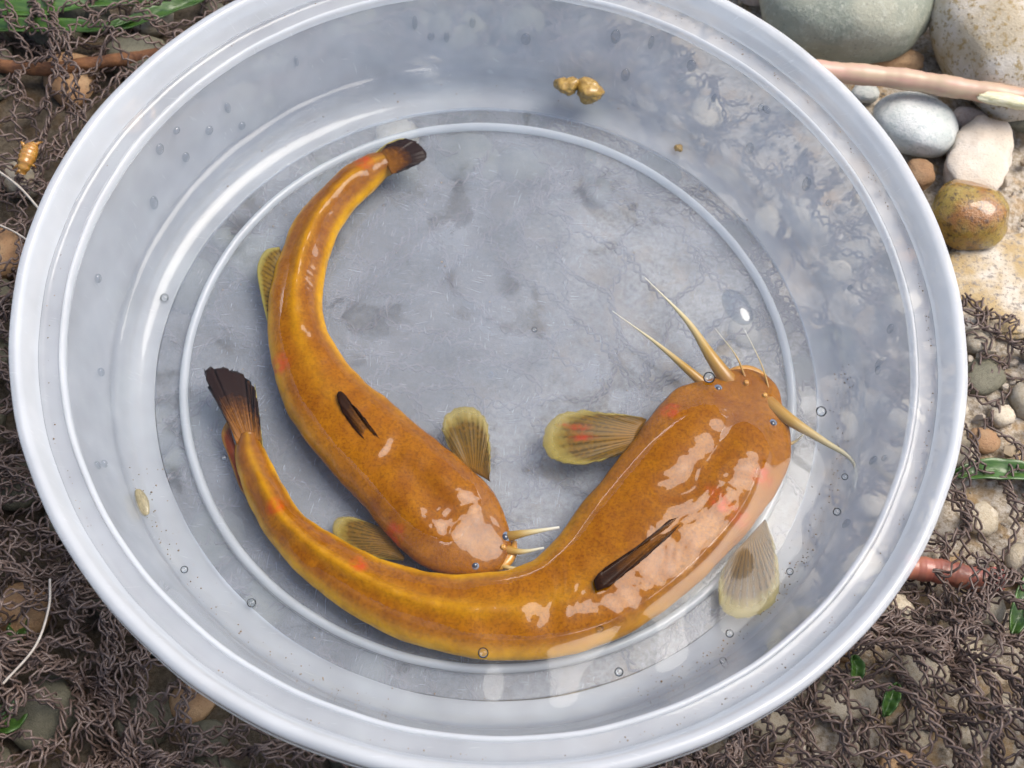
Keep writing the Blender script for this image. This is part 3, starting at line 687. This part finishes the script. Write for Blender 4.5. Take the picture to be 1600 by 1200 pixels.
rt, P = stem('twig', [(-60, 96, .004), (60, 108, .0045), (150, 98, .005), (260, 84, .0045)], .0014, M_TWIG, 'rusty brown twig under the net beside the green leaf', 'twig')

def leaf(name, pts, width, label, curl=.0012):
    n, m = 24, 9; P = spline([tuple(at(x, y, z)) for x, y, z in pts], n)
    T = np.gradient(P, axis=0); T /= np.linalg.norm(T, axis=1)[:, None]; N = np.cross(T, [0, 0, 1.0]); N /= np.linalg.norm(N, axis=1)[:, None]
    V = []
    for i in range(n):
        f = i / (n - 1); w = width * (math.sin(math.pi * min(1, .06 + f * .92)) ** .55)
        for j in range(m):
            s = j / (m - 1) * 2 - 1; V.append(P[i] + N[i] * w * s + np.array([0, 0, curl * (abs(s) ** 1.5) + .0002 * math.sin(i * .9 + j)]))
    F = [[i * m + j, (i + 1) * m + j, (i + 1) * m + j + 1, i * m + j + 1] for i in range(n - 1) for j in range(m - 1)]
    root = tag(empty(name, tuple(P[0])), label, 'leaf'); o = link('blade', pmesh(name, V, F), M_LEAF, root)
    md = o.modifiers.new('thickness', 'SOLIDIFY'); md.thickness = .00025
    Vt, Ft = tube(P + np.array([0, 0, .0001]), np.linspace(.0004, .0001, n), 6); q = link('midrib', quads('midrib', Vt, Ft), M_LEAF, root)
    for c in (o, q): c.matrix_parent_inverse = Matrix.Translation(-root.location)
leaf('leaf', [(-90, 52, .0055), (40, 44, .006), (150, 46, .006), (215, 34, .005)], .0019, 'green grass blade under the net just above the rusty twig')
leaf('leaf', [(-60, 14, .0060), (50, 18, .0065), (160, 4, .006), (240, 12, .005)], .0024, 'wider dark green blade under the net parallel to the lower grass blade')
leaf('leaf', [(180, 50, .005), (250, 22, .0055), (340, -8, .005)], .0020, 'narrow green leaf tip pressed against the tub rim under the net')
leaf('leaf', [(1490, 744, .0015), (1550, 736, .002), (1640, 744, .002)], .0022, 'green leaf lying under the net by the right rim of the tub')
leaf('leaf', [(1580, 990, .006), (1600, 940, .007), (1625, 880, .006)], .0022, 'green leaf standing beside the red stem tip')
leaf('leaf', [(1333, 1068, .007), (1338, 1046, .008), (1330, 1026, .008)], .0013, 'tiny green leaf poking through the net near the tub rim')
leaf('leaf', [(1380, 1120, .007), (1392, 1090, .008), (1400, 1070, .008)], .0014, 'tiny green leaf beside the first sprout in the net', )
leaf('leaf', [(-20, 1140, .003), (20, 1120, .0035), (40, 1085, .003)], .0026, 'green leaf glimpsed under the dense net beside a pale fibre')
leaf('leaf', [(15, 1010, .003), (30, 985, .0035), (36, 955, .003)], .0018, 'small green leaf glimpsed deep under the crumpled net')
def fibre(pts, r, label):
    P = spline([tuple(at(x, y, z)) for x, y, z in pts], 40); V, F = tube(P, r, 5)
    tag(link('root_fibre', quads('root_fibre', V, F), M_FIBRE), label, 'fibre')
fibre([(78, 905, .017), (76, 950, .018), (55, 1010, .018), (5, 1068, .017)], .00022, 'thin pale curved fibre lying on the dense net')
fibre([(-10, 262, .011), (30, 292, .012), (64, 330, .010)], .00025, 'thin pale straight fibre below the amber amphipod')
fibre([(0, 352, .011), (22, 362, .011), (44, 376, .010)], .00018, 'short pale fibre lying beneath the longer fibre on the net')

def amphipod():
    c = at(42, 250, .0135); root = tag(empty('amphipod', tuple(c)), 'small amber amphipod clinging to the net by the tub rim', 'amphipod')
    path = [at(52, 228, .0135), at(46, 238, .0143), at(41, 250, .0145), at(37, 261, .0140), at(34, 271, .0132)]
    P = spline([tuple(p) for p in path], 28); f = np.linspace(0, 1, 28)
    R = .0016 * np.sin(np.pi * (.12 + .80 * f)) ** .6 * (1 + .10 * np.cos(f * 2 * np.pi * 7)); V, F = tube(P, R, 14)
    F = F.tolist() + [list(range(14)), [27 * 14 + j for j in range(14)][::-1]]
    o = link('body', pmesh('body', V, F), M_AMPH, root); o.matrix_parent_inverse = Matrix.Translation(-root.location)
    for a, b in (((52, 230), (66, 222)), ((38, 230), (32, 222)), ((34, 258), (20, 264)), ((34, 266), (24, 272)), ((47, 258), (56, 262))):
        P = spline([tuple(at(*a, .0135)), tuple(at((a[0] + b[0]) / 2, (a[1] + b[1]) / 2 - 2, .0142)), tuple(at(*b, .0125))], 10); V, F = tube(P, np.linspace(.0004, .00015, 10), 6)
        q = link('leg', quads('leg', V, F), M_AMPH, root); q.matrix_parent_inverse = Matrix.Translation(-root.location)
amphipod()

def grit(px, py, w, z, seed, label):
    me = stone_mesh('grit_clump', seed, 4, .28); o = link('grit_clump', me, M_GRIT); o.location = at(px, py, z); s = w / 8.6 * MM / 2; o.scale = (s, s * .9, s * .8)
    tag(o, label, 'grit')
grit(888, 134, 40, ZW + .0006, 201, 'golden clump of grit at the waterline, the smaller of a touching pair')
grit(923, 143, 44, ZW + .0004, 203, 'golden brown clump of grit at the waterline, the larger of a touching pair')
grit(1060, 231, 14, ZF + .0016, 205, 'tiny pale grain of grit on the tub floor')
M_HUSK = mat_simple('pale_husk', (.17, .14, .07), (.30, .25, .13), 3, .4, coat=.4)
me = stone_mesh('husk', 210, 3, .15); hk = link('husk', me, M_HUSK); hk.location = at(222, 785, ZW - .001); hk.scale = (.0011, .0027, .0005); hk.rotation_euler = (0, 0, math.radians(28))
tag(hk, 'pale seed husk floating by the tub wall', 'husk')

# ------------------------------------------------------------------ droplets and bubbles
M_DROP = mat_water('droplet_water', (.86, .88, .90), 1.7, .01)
M_BUB = mat_water('bubble_skin', (.97, .98, .98), 1.4, .01, ring=True)
bm = bmesh.new(); bmesh.ops.create_uvsphere(bm, u_segments=20, v_segments=12, radius=1.0)
drop_me = bpy.data.meshes.new('droplet'); bm.to_mesh(drop_me); bm.free(); drop_me.polygons.foreach_set('use_smooth', [True] * len(drop_me.polygons)); drop_me.materials.append(M_DROP)
bub_me = drop_me.copy(); bub_me.materials.clear(); bub_me.materials.append(M_BUB)
def wall_r(z): return .0681 + (z - ZW) * (.0716 - .0681) / (.0117)
def droplet(ang, z, w, h):
    a = math.radians(ang); r = wall_r(z) - .0001
    o = link('droplet', drop_me); o.location = (r * math.cos(a), r * math.sin(a), z)
    o.scale = (.0006, w, h); o.rotation_euler = (0, .0, a)
    tag(o, 'clear water droplet clinging to the inside of the tub wall', 'droplet', 'droplets on the tub wall')
for k in range(34):
    droplet(random.uniform(-30, 215), ZW + random.uniform(.002, .012), random.uniform(.0004, .0010), random.uniform(.0006, .0022))
def bubble(px, py, r, z, label='small air bubble floating on the water'):
    o = link('bubble', bub_me); c = at(px, py, z); o.location = c; o.scale = (r, r, r * .8)
    tag(o, label, 'bubble', 'air bubbles on the water' if label.startswith('small') else None)
bubble(1283, 643, .0010, ZW, 'large round bubble beside the long right barbel')
bubble(755, 1020, .0009, ZW + .001, 'round bubble resting against the belly of the larger catfish')
bubble(393, 942, .0008, ZF + .0006, 'dark ringed bubble stuck to the floor near the larger fish tail'); bubble(257, 465, .0008, ZF + .0006, 'dark ringed bubble stuck to the floor by the far wall')
bubble(1108, 590, .0011, ZW + .0004, 'bubble caught between the barbels of the larger catfish')
o = link('droplet', drop_me); o.location = at(1152, 480, ZW); o.scale = (.0025, .0041, .0010); o.rotation_euler = (0, 0, math.radians(32))
tag(o, 'large teardrop shaped blob of water between the long barbel and the floor ring', 'droplet')
for x, y in ((1308, 800), (1332, 764), (938, 983), (967, 1050), (288, 890), (1234, 893), (1130, 1033), (1252, 985), (835, 515), (1320, 745), (350, 715), (1140, 990)):
    bubble(x, y, random.uniform(.0004, .0008), ZW)

# fine silt and grit settled on the floor and along the wall
def grit_scatter():
    g = np.random.default_rng(5); V, F = [], []
    spots = []
    for a0, a1, n, r0, r1 in ((-62, 8, 260, .0615, .0672), (205, 262, 130, .0615, .0672), (40, 160, 50, .058, .0665), (0, 360, 120, .004, .062)):
        for k in range(n):
            a = math.radians(g.uniform(a0, a1)); spots.append((a, r0 + (r1 - r0) * g.uniform() ** .5, g.uniform(.00006, .00019)))
    led = [(math.radians(g.uniform(-70, 95) if g.uniform() < .7 else g.uniform(95, 290)), g.uniform(.0752, .0763), g.uniform(.00005, .00016)) for k in range(260)]
    for a, r, q in spots + led:
        z = ZR - .00560 + q * .4 if r > .07 else ZF + q * .6 + max(0, (r - .0630) / .0042) ** 2 * .0040; b = len(V); th = g.uniform(0, 6.28)
        c = np.array([r * math.cos(a), r * math.sin(a), z]); e = g.uniform(.6, 1.3, 3) * q
        for d in ((1, 0, 0), (-1, 0, 0), (0, 1, 0), (0, -1, 0), (0, 0, 1), (0, 0, -1)):
            d = np.array(d) * e; V.append(c + [d[0] * math.cos(th) - d[1] * math.sin(th), d[0] * math.sin(th) + d[1] * math.cos(th), d[2]])
        for f in ((0, 2, 4), (2, 1, 4), (1, 3, 4), (3, 0, 4), (2, 0, 5), (1, 2, 5), (3, 1, 5), (0, 3, 5)): F.append([b + i for i in f])
    o = link('silt', pmesh('silt', V, F, False), mat_simple('silt_grains', (.30, .18, .08), (.12, .09, .06), 300, .6))
    tag(o, 'brown specks of silt settled on the tub floor along the wall', 'silt', kind='stuff')
grit_scatter()

# loose gravel between the bare stones
def gravel():
    g = np.random.default_rng(9); V, F = [], []
    bm = bmesh.new(); bmesh.ops.create_icosphere(bm, subdivisions=1, radius=1.0)
    bv = np.array([v.co[:] for v in bm.verts]); bf = [[v.index for v in f.verts] for f in bm.faces]; bm.free()
    for k in range(1500):
        x, y = g.uniform(.03, .13), g.uniform(-.055, .13)
        if math.hypot(x, y) < .071: continue
        r = .00035 + .0013 * g.uniform() ** 3; th = g.uniform(0, 6.28); e = g.uniform(.6, 1.25, (1, 3)) * r
        p = bv * e * (1 + .22 * g.normal(size=(len(bv), 1))); c_, s_ = math.cos(th), math.sin(th)
        b = len(V); V += [(x + q[0] * c_ - q[1] * s_, y + q[0] * s_ + q[1] * c_, .0002 + q[2] + r * .3) for q in p]; F += [[b + i for i in f] for f in bf]
    o = link('gravel', pmesh('gravel', V, F, False), mat_stone('gravel_grains', (.30, .22, .12), (.56, .50, .42), (.20, .14, .09), 120, speck=.5))
    tag(o, 'loose coarse sand and gravel grains between the bare stones', 'gravel', kind='stuff')
gravel()
